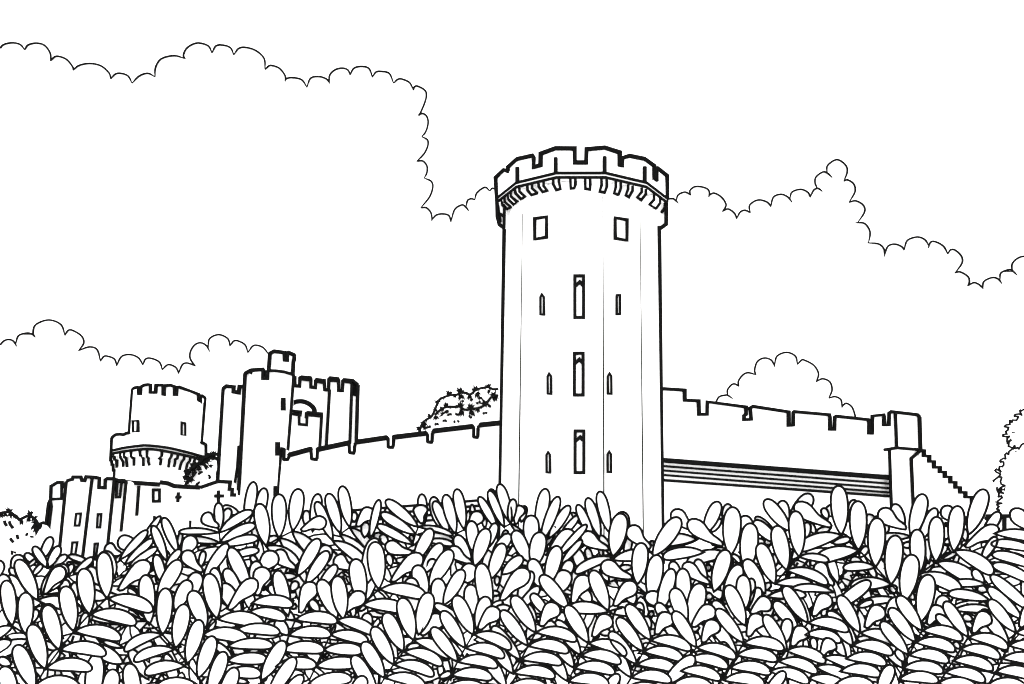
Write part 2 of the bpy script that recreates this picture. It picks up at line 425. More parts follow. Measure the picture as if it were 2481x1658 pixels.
# ------------------------------------------------------------------ long curtain walls
TL = tile(660, 920, 4.0414); L_ = lambda s: [TL(p) for p in nums(s)]
cw = thing('rampart', 'long crenellated wall climbing from the gatehouse up to the great tower', 'wall', base(950, 98))
cy = flatY(676, 113, 1212, 83.5)
tp = L_("84,680 116,680 112,788 156,776 165,738 377,680 384,780 437,780 441,685 752,618 754,718 801,718 805,640 822,612 1120,568 1134,578 1133,665 1182,660 1185,564 1505,526 1520,540 1518,613 1562,612 1565,520 1580,503 1960,458 1972,470 1970,565 2010,564 2012,470 2035,444 2228,424")
m = MB(); m.strip(tp, (670, 1400), (1210, 1400), cy, 2.2)
line(m, [(673.5, 1198), TL((82, 745))] + tp[:1], 5.6, cy, .1)
for a, b in zip(tp, tp[1:]):
    longish = abs(b[0] - a[0]) > 28
    e = .8 if not longish else 0
    line(m, [a, b] if longish else [(a[0], a[1] - e), (b[0], b[1] + e)], 11 if longish else 6.4, cy, .1)
    if longish and a[0] < 720: pass
m.build('wall', cw)
for a, b in (((824 + 28, 1150 + 87), (824 + 338, 1150 + 62.5)), ((852, 1252), (1163, 1225.5)), ((852, 1264.5), (1163, 1238)), ((852, 1277), (1163, 1251))):
    m = MB(); line(m, dense([a, b], 60), 4.4, cy, .25); m.build('ledge', cw)
TK = tile(1590, 820, 3.35); K_ = lambda s: [TK(p) for p in nums(s)]
rw2 = thing('rampart', 'crenellated wall with black ledges along its foot, right of the great tower', 'wall', base(1900, 94))
ky = flatY(1602, 86, 2235, 103)
tp = K_("36,408 232,420 232,502 345,507 348,617 412,617 414,515 730,557 730,617 712,630 713,660 770,658 763,565 785,552 1075,597 1075,707 1112,705 1112,602 1120,595 1405,620 1411,640 1410,738 1447,740 1449,640 1462,632 1720,660 1728,680 1728,770 1752,770 1754,630 1845,620 1850,635 1848,703 1888,703 1890,607 1907,595 2120,620 2137,635")
m = MB(); m.strip(tp, (1604, 1400), (2232, 1400), ky, 2.2)
line(m, tp, 6.8, ky, .1); line(m, K_("2137,635 2145,905"), 8, ky, .1)
m.prism([U(x, y, ky(x) - .12) for x, y in K_("1716,675 1742,680 1766,690 1764,783 1716,781")], Vector((0, .3, 0)), 1)
m.build('wall', rw2)
for a, b, w in (("60,990", "1895,1130", 10.2), ("60,1037", "1895,1180", 3.5), ("60,1073", "1895,1217", 3.5), ("60,1110", "1900,1252", 3.5), ("60,1152", "1905,1282", 4.8)):
    m = MB(); line(m, dense(K_(a + ' ' + b), 80), w, ky, .3); m.build('ledge', rw2)
m = MB(); ey = lambda x: ky(x) - .8
m.strip(K_("1893,905 1955,890 2150,905"), (2160, 1400), (2216, 1400), ey, 1.2)
for s, w in (("1852,905 1955,889 2150,905", 5.6), ("1893,908 1910,1400", 6), ("2142,914 2070,975 2088,1400", 6)): line(m, K_(s), w, ey, .1)
m.build('buttress', rw2)
m = MB(); line(m, K_("1942,605 1952,888"), 6, ky, .15); m.build('quoin', rw2)
TM = tile(2130, 960, 4.611); M_ = lambda s: [TM(p) for p in nums(s)]
sy = flatY(2225, 101.5, 2360, 108)
tp = M_("450,607 497,607 497,668 557,668 557,730 610,730 610,795 675,795 675,847 730,847 730,902 792,902 792,962 848,962 848,1020 900,1020 900,1075 960,1075 960,1128 1033,1128 1033,1230")
sw = MB(); sw.strip(tp, (2215, 1400), (2356, 1400), sy, 1.5); line(sw, tp, 7.0, sy, .1)
tag(sw.build('stepped_rampart'), 'wall whose top steps down like a staircase, at the right end', 'wall')
by2 = lambda x: 30.0
bw = MB(); bw.strip(M_("1200,1340 1700,1340"), TM((1200, 1900)), TM((1700, 1900)), by2, .6)
line(bw, M_("1195,1385 1215,1340 1700,1340"), 7.6, by2, .02); line(bw, M_("1400,1340 1400,1520"), 7.6, by2, .02)
tag(bw.build('stone_parapet'), 'low block of wall peeping through the leaves at the right edge', 'wall')

# ------------------------------------------------------------------ clouds
def cloud(label, T, bumps, Y, close, thick):
    pts = []; m = MB(); dv = Vector((0, 0, 0))
    for bi, b in enumerate(bumps):
        if isinstance(b, tuple): Tt, b = b
        else: Tt = T
        q = smooth([Tt(p) for p in nums(b)], 6)
        n = len(q); e = 5
        w = [min(2.8, 0.3 + 2.5 * (i / 4)) if i < 4 and bi else min(2.8, .3 + 2.5 * ((n - 1 - i) / 4)) for i in range(n)]
        m._tube([U(x, y, Y - 2) for x, y in q], w, False, 6)
        pts += q if not pts else q[1:]
    P = [U(x, y, Y) for x, y in pts + close]
    m.prism(P, Vector((0, thick, 0)))
    return tag(m.build('cloud', None, (CLOUDW, INK)), label, 'cloud', 'white scalloped clouds')
TG = tile(0, 80, 3.35); TH = tile(600, 120, 3.35); TJ = tile(1600, 360, 2.667)
cloud('largest scalloped white cloud, high on the left and ending at the great tower', TH,
 [(TG, s) for s in ("0,125 30,95 98,80 165,95 201,140", "201,140 225,100 290,83 360,100 408,165 410,230", "410,230 440,197 475,190 540,215 590,275 593,305", "593,305 640,265 730,248 820,268 885,325 898,375", "898,375 935,335 980,328 1040,350 1072,410",
  "1072,408 1130,350 1200,328 1258,357", "1258,357 1262,280 1310,210 1415,185 1505,210", "1505,210 1488,180 1520,120 1600,82 1690,105 1720,165", "1720,165 1750,108 1800,98 1870,120 1898,182", "1898,178 1935,128 1990,117 2080,145 2145,210 2150,295")] +
 ["142,165 170,135 200,131 260,155 305,215 303,262", "303,250 320,235 365,229 440,247 482,310", "482,305 510,235 575,220 640,240 668,278", "664,268 665,210 710,165 770,152 815,168 832,210", "832,208 860,155 920,138 985,155 1013,228",
  "1012,225 1040,185 1080,178 1150,195 1184,275", "1184,275 1215,245 1250,240 1315,270 1346,332", "1346,332 1355,302 1385,300 1445,340 1445,410 1400,520 1382,534", "1382,534 1420,520 1455,545 1465,600 1445,670 1412,708", "1412,708 1460,735 1462,785 1430,850 1370,910",
  "1370,910 1420,905 1455,945 1455,1000 1433,1045", "1433,1045 1490,1070 1503,1120 1475,1200 1403,1288", "1403,1288 1450,1285 1490,1330 1495,1395", "1495,1385 1530,1345 1585,1335 1635,1350 1650,1405", "1650,1400 1680,1300 1740,1262 1775,1285 1795,1312",
  "1773,1278 1785,1225 1820,1212 1843,1223", "1843,1223 1860,1165 1925,1119 1965,1150", "1965,1150 1985,1127 2012,1136"], 1500, [(1215, 1250), (-250, 1250), (-250, 118)], 60)
cloud('long low scalloped white cloud behind the round tower and gatehouse', TI,
 ["0,255 35,220 75,211 110,225 135,268", "128,245 150,180 220,158 265,170 287,195", "287,195 268,160 290,90 395,52 495,90 527,180", "527,180 550,140 585,135 660,180 680,240 635,303", "635,303 725,271 790,295 815,390", "815,388 840,350 872,346 930,370 947,428", "947,425 985,350 1055,333 1125,360 1160,420",
  "1160,417 1180,370 1225,363 1295,395 1317,460", "1316,458 1350,422 1380,415 1430,440 1450,490", "1450,485 1480,415 1525,402 1588,428", "1588,428 1545,370 1545,310 1580,255 1628,237 1675,260 1702,310", "1690,280 1700,205 1775,171 1850,205 1866,268", "1866,266 1895,225 1930,221 1990,255 2012,320", "2012,318 2050,265 2090,258 2140,280 2185,338"],
 1000, [(655, 1280), (-250, 1280), (-250, 836)], 50)
cloud('scalloped white cloud with a rounded peak, right of the great tower', TJ,
 ["30,338 48,328 68,324 90,328 118,356", "102,340 115,300 160,282 198,303", "198,303 190,275 215,250 255,246 305,262 318,290 312,315", "313,308 345,288 395,315 425,365 400,408", "400,408 438,391 480,420 493,457", "493,455 515,412 548,399 582,417", "582,417 575,370 610,340 648,333 695,350 715,380", "714,378 730,315 780,296 825,315 852,350",
  "838,322 850,282 907,264 955,285 968,317", "968,317 990,270 1020,258 1048,280", "1015,258 1000,225 1005,185 1050,152 1080,160 1112,190", "1078,158 1080,110 1140,72 1195,105 1208,150 1185,213", "1185,213 1210,203 1250,230 1258,280 1218,350", "1218,350 1260,338 1310,365 1320,410 1275,479", "1260,480 1320,485 1355,540 1345,610", "1338,610 1410,617 1445,650 1450,700",
  "1451,685 1470,632 1515,618 1560,635 1576,660", "1576,658 1595,595 1660,572 1710,590 1732,625", "1732,645 1745,607 1775,602 1830,632 1858,684", "1858,682 1875,655 1905,657 1945,695 1950,740 1905,804", "1900,806 1935,797 1985,825 1998,860 1985,890", "1985,890 2025,867 2060,880 2088,908", "2085,903 2090,860 2145,834 2185,845 2207,875", "2195,848 2200,805 2250,783 2275,790 2308,822", "2275,792 2272,750 2300,715 2347,697 2400,710 2440,760"],
 1400, [(2800, 645), (2800, 1280), (1600, 1280)], 60)
cloud('small domed scalloped cloud rising behind the right curtain wall', TK,
 ["480,530 487,512 510,475 555,462 580,463 622,491", "580,467 578,420 610,378 640,371 673,392", "673,392 666,350 700,300 745,279 812,297", "812,297 798,260 820,190 875,160 935,178 964,235", "961,220 980,145 1058,114 1130,145 1146,215", "1146,213 1175,180 1200,176 1280,220 1318,290 1296,355", "1296,354 1350,328 1410,355 1427,420 1400,487", "1402,487 1450,473 1500,500 1507,565", "1506,560 1540,527 1590,560 1617,640 1617,670"],
 900, [(2075, 1200), (1735, 1200)], 40)
# ------------------------------------------------------------------ trees and shrubs
def blob(mb, c, rx, ry, rz, seed=0):
    rnd = random.Random(seed); ph = [rnd.uniform(0, 6.28) for _ in range(4)]
    nu, nv = 20, 12; vs = []
    for i in range(nv + 1):
        th = math.pi * i / nv
        for j in range(nu):
            a = 2 * math.pi * j / nu
            k = 1 + .04 * math.sin(3 * a + ph[0]) * math.sin(th) + .04 * math.sin(4 * th + ph[1])
            vs.append(Vector((c.x + rx * k * math.sin(th) * math.cos(a), c.y + ry * k * math.sin(th) * math.sin(a), c.z + rz * k * math.cos(th))))
    fs = [(i * nu + j, i * nu + (j + 1) % nu, (i + 1) * nu + (j + 1) % nu, (i + 1) * nu + j) for i in range(nv) for j in range(nu)]
    mb.add(vs, fs, 0)
def spike(mb, p, q, Y, w):
    """one pointed black leaf from p to q (photo px), a slim four-sided blade"""
    a, b = U(*p, Y), U(*q, Y + random.uniform(-.3, .3))
    d = (b - a); v = (a - CAM).normalized(); sd = d.cross(v).normalized(); up = sd.cross(d).normalized()
    r = w / 2 / F * dfw(a); mid = a.lerp(b, .35)
    mb.add([a, mid + sd * r, mid + up * r * .5, mid - sd * r, mid - up * r * .5, b],
           [(0, 1, 2), (0, 2, 3), (0, 3, 4), (0, 4, 1), (5, 2, 1), (5, 3, 2), (5, 4, 3), (5, 1, 4)], 1)
def tuft(mb, x, y, Y, size, n, a0, a1):
    for i in range(n):
        a = math.radians(a0 + (a1 - a0) * (i + random.uniform(.2, .8)) / n)
        L = size * random.uniform(.7, 1.15)
        spike(mb, (x - math.cos(a) * size * .15, y - math.sin(a) * size * .15), (x + L * math.cos(a), y + L * math.sin(a)), Y, size * .48)
def bit(mb, x, y, Y, s):
    a = random.uniform(0, 3.1)
    pts = [(x + s * math.cos(a + t) * r, y + s * math.sin(a + t) * r) for t, r in ((0, 1), (1.3, .8), (2.7, 1.1), (3.9, .7), (5.2, .9))]
    mb.prism([U(*p, Y) for p in pts], Vector((0, .15, 0)), 1)
def leafy(name, label, cat, x, Y, blobs, lines, tufts, bits, lw, bs, trunk):
    r = thing(name, label, cat, base(x, Y))
    m = MB()
    for i, (bx, by, rx, ry) in enumerate(blobs):
        c = U(bx, by, Y + 2.0); k = dfw(c) / F
        blob(m, c, rx * k, 1.8, ry * k, i)
    for ln, w in lines: m.tube([U(*p, Y) for p in ln], w)
    for tx, ty, s, n, a0, a1 in tufts: tuft(m, tx, ty, Y, s, n, a0, a1)
    for q in bits: bit(m, q[0], q[1], Y - .1, bs)
    m.build('crown', r)
    m = MB(); p = U(x, 1300, Y + 1.5); p.z = 0; q = p.copy(); q.z = trunk
    m.tube([p, p.lerp(q, .5) + Vector((.1, 0, 0)), q], [14, 11, 8], False, 8); m.build('trunk', r)
# tree behind the left curtain wall
l1 = L_("1440,510 1452,475 1480,412 1530,380 1562,355 1590,300 1603,265 1620,225 1645,190 1700,165 1745,150 1800,150 1850,128 1900,130 1935,148 1985,108 2040,85 2115,75 2160,95 2215,90")
l2 = L_("1590,350 1640,300 1700,268 1780,268 1830,262 1880,295 1940,288 2010,280 2060,262 2100,225 2140,175 2180,155 2215,158")
tf = []
for (x, y), s, n, a0, a1 in [((1440, 470), 12, 4, 60, 200), ((1480, 420), 12, 5, 20, 200), ((1490, 465), 11, 6, 0, 300), ((1545, 350), 10, 4, 60, 240), ((1600, 360), 10, 5, 20, 160), ((1600, 285), 10, 5, 40, 300), ((1622, 225), 10, 5, 60, 280), ((1650, 195), 9, 4, 180, 330),
        ((1735, 150), 13, 5, 180, 330), ((1790, 155), 8, 3, 60, 130), ((1840, 125), 14, 5, 200, 340), ((1850, 150), 14, 4, 30, 150), ((1935, 155), 11, 4, 50, 140), ((1985, 105), 12, 5, 170, 330), ((2005, 125), 13, 4, 20, 120), ((2115, 75), 11, 5, 190, 340), ((2120, 100), 11, 3, 50, 130),
        ((1660, 280), 9, 4, 60, 250), ((1700, 262), 11, 5, 200, 330), ((1710, 300), 10, 4, 40, 140), ((1840, 268), 13, 5, 190, 340), ((1855, 300), 14, 4, 60, 150), ((1940, 282), 12, 5, 190, 340), ((1950, 305), 14, 5, 50, 140), ((2010, 285), 11, 4, 40, 140), ((2085, 232), 13, 6, 0, 330), ((2165, 155), 13, 6, 20, 330), ((2180, 175), 12, 3, 40, 110), ((1670, 340), 9, 4, 120, 330)]:
    tf.append((*TL((x, y)), s, n, a0, a1))
for i in range(0, len(l1) - 1):
    tf.append(((l1[i][0] + l1[i + 1][0]) / 2, (l1[i][1] + l1[i + 1][1]) / 2, 6.5, 3, 20, 160))
for i in range(0, len(l2) - 1): tf.append(((l2[i][0] + l2[i + 1][0]) / 2, (l2[i][1] + l2[i + 1][1]) / 2, 6.5, 3, 40, 150))
leafy('tree', 'bushy tree rising behind the left curtain wall beside the great tower', 'tree', 1130, 128,
 [(1080, 1030, 55, 45), (1140, 1000, 70, 52), (1190, 985, 50, 40)], [(smooth(l1, 2), 4.2), (smooth(l2, 2), 4.2)], [(a, b, s * 1.2, n, c, d) for a, b, s, n, c, d in tf],
 L_("1862,210 1950,195 1945,200 2025,182 2045,180 2005,230 2030,218 1722,345 1745,338 1800,338 1818,342 1930,358 1945,370 2068,330 2092,325 2130,262 2125,258 1597,437 1617,435 1678,402 1698,402 1783,413 1820,408 1522,465 1542,460"), 2.8, 4.4, 9)
# tree at the right edge
r1 = M_("1640,158 1614,150 1590,165 1572,152 1575,178 1595,212 1560,200 1520,205 1507,228 1560,228 1535,270 1490,268 1480,300 1458,264 1460,318 1420,322 1395,342 1445,350 1438,380 1415,395 1425,425 1385,428 1382,448 1420,455 1460,448 1430,475 1428,520 1470,488 1450,520 1445,560 1480,575 1510,595")
r2 = M_("1640,525 1614,530 1590,545 1562,590 1548,575 1520,590 1515,548 1490,590 1450,620 1445,660 1430,632 1405,655 1415,705 1390,695 1355,715 1350,740 1390,730 1392,770 1375,790 1345,785 1340,815 1365,850 1310,815 1295,830 1310,850 1360,872 1335,900 1270,950 1330,905 1372,905 1355,955 1365,985 1410,1000 1360,1020 1340,1040 1365,1070 1395,1088 1335,1075 1318,1045 1312,1015 1320,1060 1340,1090 1330,1130 1365,1115 1375,1135 1330,1170 1312,1190 1375,1197 1310,1212 1338,1235 1310,1265 1345,1270 1322,1310")
tf = []
for (x, y), s, n, a0, a1 in [((1500, 400), 8, 2, 20, 60), ((1480, 400), 7, 2, 10, 60), ((1290, 940), 8, 2, 110, 150), ((1400, 1035), 8, 3, 0, 330), ((1520, 615), 7, 2, 20, 70), ((1480, 490), 6, 3, 0, 300), ((1370, 1045), 9, 4, 0, 300), ((1325, 1030), 7, 2, 200, 270), ((1300, 1190), 6, 2, 200, 300), ((1590, 215), 6, 2, 10, 70), ((1430, 520), 6, 2, 70, 120)]:
    tf.append((*TM((x, y)), s, n, a0, a1))
leafy('tree', 'big round-crowned tree cut off by the right edge of the view', 'tree', 2520, 60,
 [(2510, 1045, 62, 62), (2520, 1190, 85, 95)], [(r1, 2.8), (r2, 2.8)], tf, [], 2.6, 3, 3)
# shrub at the left edge
s1 = F_("-40,880 0,850 50,838 110,835 150,865 180,880 215,920 250,905 300,880 340,878 390,915 410,940 430,970 480,955 505,965")
tf = []
for (x, y), s, n, a0, a1 in [((105, 830), 14, 4, 205, 330), ((120, 855), 13, 5, 40, 160), ((15, 850), 14, 4, 40, 140), ((60, 850), 12, 3, 50, 130), ((165, 880), 9, 4, 20, 160), ((205, 920), 8, 4, 200, 340), ((240, 920), 16, 3, 70, 110), ((340, 865), 15, 4, 200, 330), ((320, 895), 16, 4, 50, 120), ((385, 900), 14, 4, 60, 160),
        ((390, 900), 10, 3, 270, 350), ((415, 960), 22, 3, 110, 150), ((425, 985), 26, 2, 100, 130), ((455, 970), 18, 3, 80, 130), ((395, 945), 14, 5, 0, 180), ((485, 955), 8, 3, 180, 330)]:
    tf.append((*TF((x, y)), s, n, a0, a1))
leafy('shrub', 'round bush with spiky dark fringe beside the barbican at the left edge', 'shrub', 40, 70,
 [(30, 1330, 75, 85), (85, 1340, 35, 70), (-40, 1330, 60, 90)], [(smooth(s1, 2), 5.5), (F_("50,930 55,960 75,990"), 5), (F_("103,938 115,975 145,1015"), 5), (F_("190,1088 195,1115 205,1135"), 5), (F_("115,1128 130,1152 150,1172"), 5)], tf,
 F_("295,1080 292,1090 345,1110 355,1112 128,1275 128,1300 160,1285"), 5, 3.6, 3)
# shrub between round tower and gatehouse
d1 = D("1700,1555 1715,1530 1745,1478 1700,1480 1690,1460 1735,1425 1735,1405 1695,1410 1700,1390 1745,1380 1790,1350 1860,1295 1900,1250 1950,1225 1990,1205 2030,1205 2062,1205")
tf = []
for (x, y), s, n, a0, a1 in [((1900, 1290), 16, 9, 0, 360), ((1930, 1270), 17, 8, 0, 360), ((1870, 1270), 14, 7, 0, 360), ((1990, 1215), 14, 8, 0, 360), ((2020, 1230), 15, 6, 20, 170), ((2025, 1205), 13, 5, 180, 350), ((1830, 1330), 15, 8, 0, 360), ((1790, 1360), 15, 8, 0, 360), ((1860, 1350), 13, 5, 40, 150), ((1740, 1400), 13, 7, 0, 360), ((1720, 1440), 12, 7, 0, 360),
        ((1760, 1470), 14, 4, 20, 110), ((1780, 1440), 16, 4, 280, 340), ((1720, 1520), 11, 6, 0, 360), ((1935, 1340), 10, 6, 0, 360), ((1970, 1325), 12, 3, 0, 60), ((1960, 1240), 14, 6, 0, 360), ((1800, 1320), 12, 6, 0, 360)]:
    tf.append((*TD((x, y)), s, n, a0, a1))
leafy('shrub', 'dark-fringed bush growing between the round tower and the gatehouse', 'shrub', 490, 113,
 [(490, 1160, 28, 40), (505, 1130, 18, 24), (470, 1165, 22, 25)], [(d1, 5.5), (D("1735,1500 1790,1445 1825,1400"), 4)], tf,
 D("1870,1405 1855,1420 1880,1400 1965,1440 1975,1455 1970,1468 1850,1520 1835,1530 1828,1545 1925,1345 1932,1362"), 5, 4, 3)

# ------------------------------------------------------------------ leafy hedge in the foreground
EP = [(0, 0), (.035, .15), (.09, .34), (.18, .58), (.30, .80), (.44, .95), (.58, 1)] + [(.58 + .42 * t, (1 - t ** 2.9) ** .5) for t in (.28, .5, .68, .81, .9, .96, .99)]
def e_shape():
    return [(u, h / 2) for u, h in EP] + [(1, 0)] + [(u, -h / 2) for u, h in reversed(EP[1:])]
def s_shape():
    P = [(0, .02), (.10, .13), (.25, .25), (.42, .37), (.58, .46), (.72, .5), (.84, .45), (.93, .31), (.985, .13), (.995, -.08), (.96, -.26), (.88, -.42), (.77, -.5), (.65, -.47), (.53, -.36), (.42, -.26), (.31, -.22), (.19, -.225), (.08, -.2), (.015, -.11)]
    return P
ESH, SSH = e_shape(), s_shape()
def hedgeY(y): return 2.62 - (y - 1180) / 478 * 1.02
def leaf(mb, b, t, w, bow=0.0, lay=0, sp=False, lw=4.0, k=5, shape=None, dY=0.0):
    dx, dy = t[0] - b[0], t[1] - b[1]; L = math.hypot(dx, dy)
    if L < 1: return
    nx, ny = dy / L, -dx / L
    Y0 = hedgeY(b[1]) + lay * 0.12 + dY
    if dx > 0 and abs(dy) < .5 * abs(dx): Y0 -= .10
    tilt = random.uniform(-.012, .012)
    sh = shape or (SSH if sp else ESH); P = []
    for u, v in sh:
        c = bow * 4 * u * (1 - u) * L
        x = b[0] + dx * u + nx * (v * w + c); y = b[1] + dy * u + ny * (v * w + c)
        P.append(U(x, y, Y0 + tilt * u + .10 * (v * w / L) ** 2 + .004 * u * u))
    C = sum(P, Vector()) / len(P)
    C = C + (C - CAM).normalized() * 0.004
    n = len(P)
    mb.add(P + [C], [(i, (i + 1) % n, n) for i in range(n)], 0)
    mb._tube(P, lw, True, k)
SC = 5.588
TILES = {}
exec_leaves = []
def leaves(tx, ty, text):
    T = tile(tx, ty, SC)
    for e in text.replace('\n', ' ').split(';'):
        k = e.split()
        if not k: continue
        v = [float(q) for q in k[0].split(',')]
        bow = 0.0; lay = 0; sp = False
        for q in k[1:]:
            if q == 's': sp = True
            elif q[0] == 'L': lay = float(q[1:])
            elif q[0] == 'b': bow = float(q[1:])
        exec_leaves.append((T(v[0:2]), T(v[2:4]), v[4] / SC, bow, lay, sp))
leaves(0, 1378, """1448,400,1400,-218,215; 1470,408,2068,560,190 b.07; 1210,615,1130,2,228; 1230,625,1845,735,185 b.08; 995,845,880,243,228; 1015,850,1638,945,180 b.08;
800,1098,630,500,228; 820,1100,1435,1150,180 b.09; 610,1360,425,762,230; 625,1357,1245,1350,180 b.09; 470,1640,222,1040,235; 460,1605,1085,1610,200 b.1; 508,425,235,-115,205;
515,428,1100,575,175 b.07 L1; 590,335,858,-20,200 s; 555,335,900,-40,230 L.5; 165,772,80,163,205; 340,885,350,328,212; 165,785,-120,950,130 b-.05; 375,965,-200,1200,200 L1; 200,1820,45,1330,230;
2200,890,2245,268,212; 2195,892,1685,1110,135 b-.1; 2360,1095,1815,1245,140 b-.09; 2500,1320,1960,1415,160 b-.08; 2650,1560,2100,1650,180 b-.08; 1850,1900,1745,1290,225; 1420,1900,1545,1368,220;
1230,1900,1310,1160,240 L2; 1665,1282,1300,1075,190 L1; 2000,715,1540,1015,170 L1 b-.05; 2020,760,1968,88,215 L1; 1600,285,2020,-90,230 s; 2130,400,2435,-110,200; 1445,402,1180,330,140 L1; 830,470,900,155,140 L1; 1000,520,1010,190,110 L1.5;
1665,1070,1400,990,70 L1; 380,760,505,560,110 L1.5; 700,900,640,480,220 L1; 1100,900,1170,600,120 L1; 2010,1500,1760,1100,150 L2; 2000,720,1200,640,150 L2; 1660,1285,2060,1000,150 L1.5; 150,1300,-20,1230,120 L1;1120,760,1050,500,110 L2;800,1100,560,1000,100 L2;600,1360,800,1100,110 L2""")
leaves(0, 1150, """650,1268,455,980,112; 555,1160,695,850,125; 640,1265,805,975,120; 690,1245,905,1098,95; 225,1420,255,1088,195 L.5; 520,1230,340,1075,100 L.5; -170,1470,20,1175,185; 340,1500,133,1270,100 L.5;
120,1720,30,1355,180 L.5; 360,1720,105,1375,180 L1; 1640,1095,1425,975,165 s L1.5; 1870,985,1600,890,200 L1; 1622,1152,1992,760,112; 1690,1217,2068,875,108; 1745,1240,2128,990,98; 1890,950,2170,567,80 L.5; 2260,1172,2070,697,125;
2410,1065,2212,587,130; 2220,1510,2110,1088,140 L.5; 2160,1510,2190,1273,140 L.5; 1240,1220,928,1102,80 b-.04; 1000,1345,1255,1128,90; 1095,1240,908,1200,55 L.5; 860,1400,990,1218,85 L.5; 440,1370,570,1220,72 L.3; 380,1245,485,1155,55 L.3;
1360,1500,1200,1258,150 L1; 1540,1400,1395,1045,225 L.5; 2050,1000,2140,860,60 L1; 2010,1300,2060,1200,70 L1; 760,1500,800,1205,200 L1;1100,1500,1230,1150,120 L1.5;1540,1200,1650,1100,60 L1""")
leaves(412, 1150, """1302,962,1205,398,192; 1477,855,1475,268,195; 1662,760,1742,197,190; 1030,700,1133,103,148; 1170,720,1278,187,148; 665,785,1112,497,128 b.04; 680,918,1152,680,132 b.04; 715,968,1190,860,122 b.04; 830,1118,1200,1022,108 b.04;
650,787,122,778,84 b-.03; 675,930,195,875,88 b-.03 L.7; 650,718,442,548,178 s; 670,765,655,386,122 L.4; 935,530,712,445,110 L.6; 688,690,808,465,118 L.3; 1772,745,2110,620,185 s; 1850,710,1845,490,100 L.5; 1930,770,2005,265,145 L.5; 2202,890,1982,372,140; 2305,792,2140,262,160;
2432,712,2327,160,155; 1478,862,1860,1250,180 L.6 b.04; 1655,770,2000,1130,175 L1 b.04; 1300,970,1745,1280,190 L.5 b.08; 1724,1372,2015,875,172; 1838,1485,2140,1042,160; 2000,1570,2252,1228,132; 1170,1390,1425,1050,235 s; 1692,1285,1415,1050,200 s L.5;
1085,1580,810,995,190 L.3; 452,1405,780,942,152; 430,1325,178,1050,195 s; 160,1190,310,830,200 s; 405,1260,458,1040,82 L.4; -60,1250,142,1020,100; 1155,1620,1170,1175,182 L.5; 2480,1290,2228,1130,200 s; 2060,1240,2130,960,180 L1; 2350,1260,2000,960,200 L1.5 b.05; 640,930,420,960,90 L1.2; 620,1010,380,1000,80 L1.3; 1200,1250,1100,1100,80 L1;
1480,860,1330,900,110 L1;110,1010,150,780,60 L.7;1850,1480,1740,1200,100 L1.5;1170,990,1140,640,90 L1""")
leaves(412, 1378, """635,672,520,72,225; 650,686,1275,765,190 b.09; 782,548,1168,150,220 s; 1110,468,1664,490,160 b.08; 1070,592,1570,675,150 b.07; 880,840,1485,862,150 b.06; 445,902,1060,975,185 b.09; 780,1055,1392,1040,150 b.05; 780,1250,1315,1230,160 b.04; 760,1420,1232,1425,162 b.04;
485,800,290,305,218; 72,1072,200,486,215; 229,1282,405,698,200; 379,1482,585,920,200; 520,1705,738,1130,195; 660,1905,890,1345,200; 60,560,262,165,190 L.3; 240,420,385,58,205 L.7; 960,400,750,5,170 L.4; 1600,640,1448,30,195 L.5; 650,520,598,-8,165 L.5; 1165,360,1278,-18,235 s;
1750,592,1935,185,225 s; 2262,672,2030,155,205; 2345,682,2260,105,210; 1700,692,2262,712,160 b.08; 1610,902,2178,892,160 b.07; 1505,1110,2085,1098,165 b.07; 1440,1320,1980,1305,165 b.06; 1235,1512,1545,985,192; 1320,1760,1690,1208,185; 1480,1800,1795,1448,150; 840,470,1000,330,60 L1;
960,620,700,210,210 L1; 1690,690,1430,520,140 L1; 1600,900,1440,700,150 L1.3; 1230,1500,1330,1250,110 L1; 530,870,600,690,80 L1; 1700,540,1650,490,80 L1; 1690,190,1330,260,130 L2; 1580,420,1335,240,130 L.4; 1720,100,1500,110,90 L1; 840,1200,610,1020,110 L.5;460,920,560,1000,90 L1;1060,1540,890,1510,70 L1;1210,1300,1280,1520,100 L1;1640,300,1720,180,100 L.8;1900,560,1960,420,130 L1;2020,590,1900,430,110 L1;2180,900,2220,740,60 L1""")
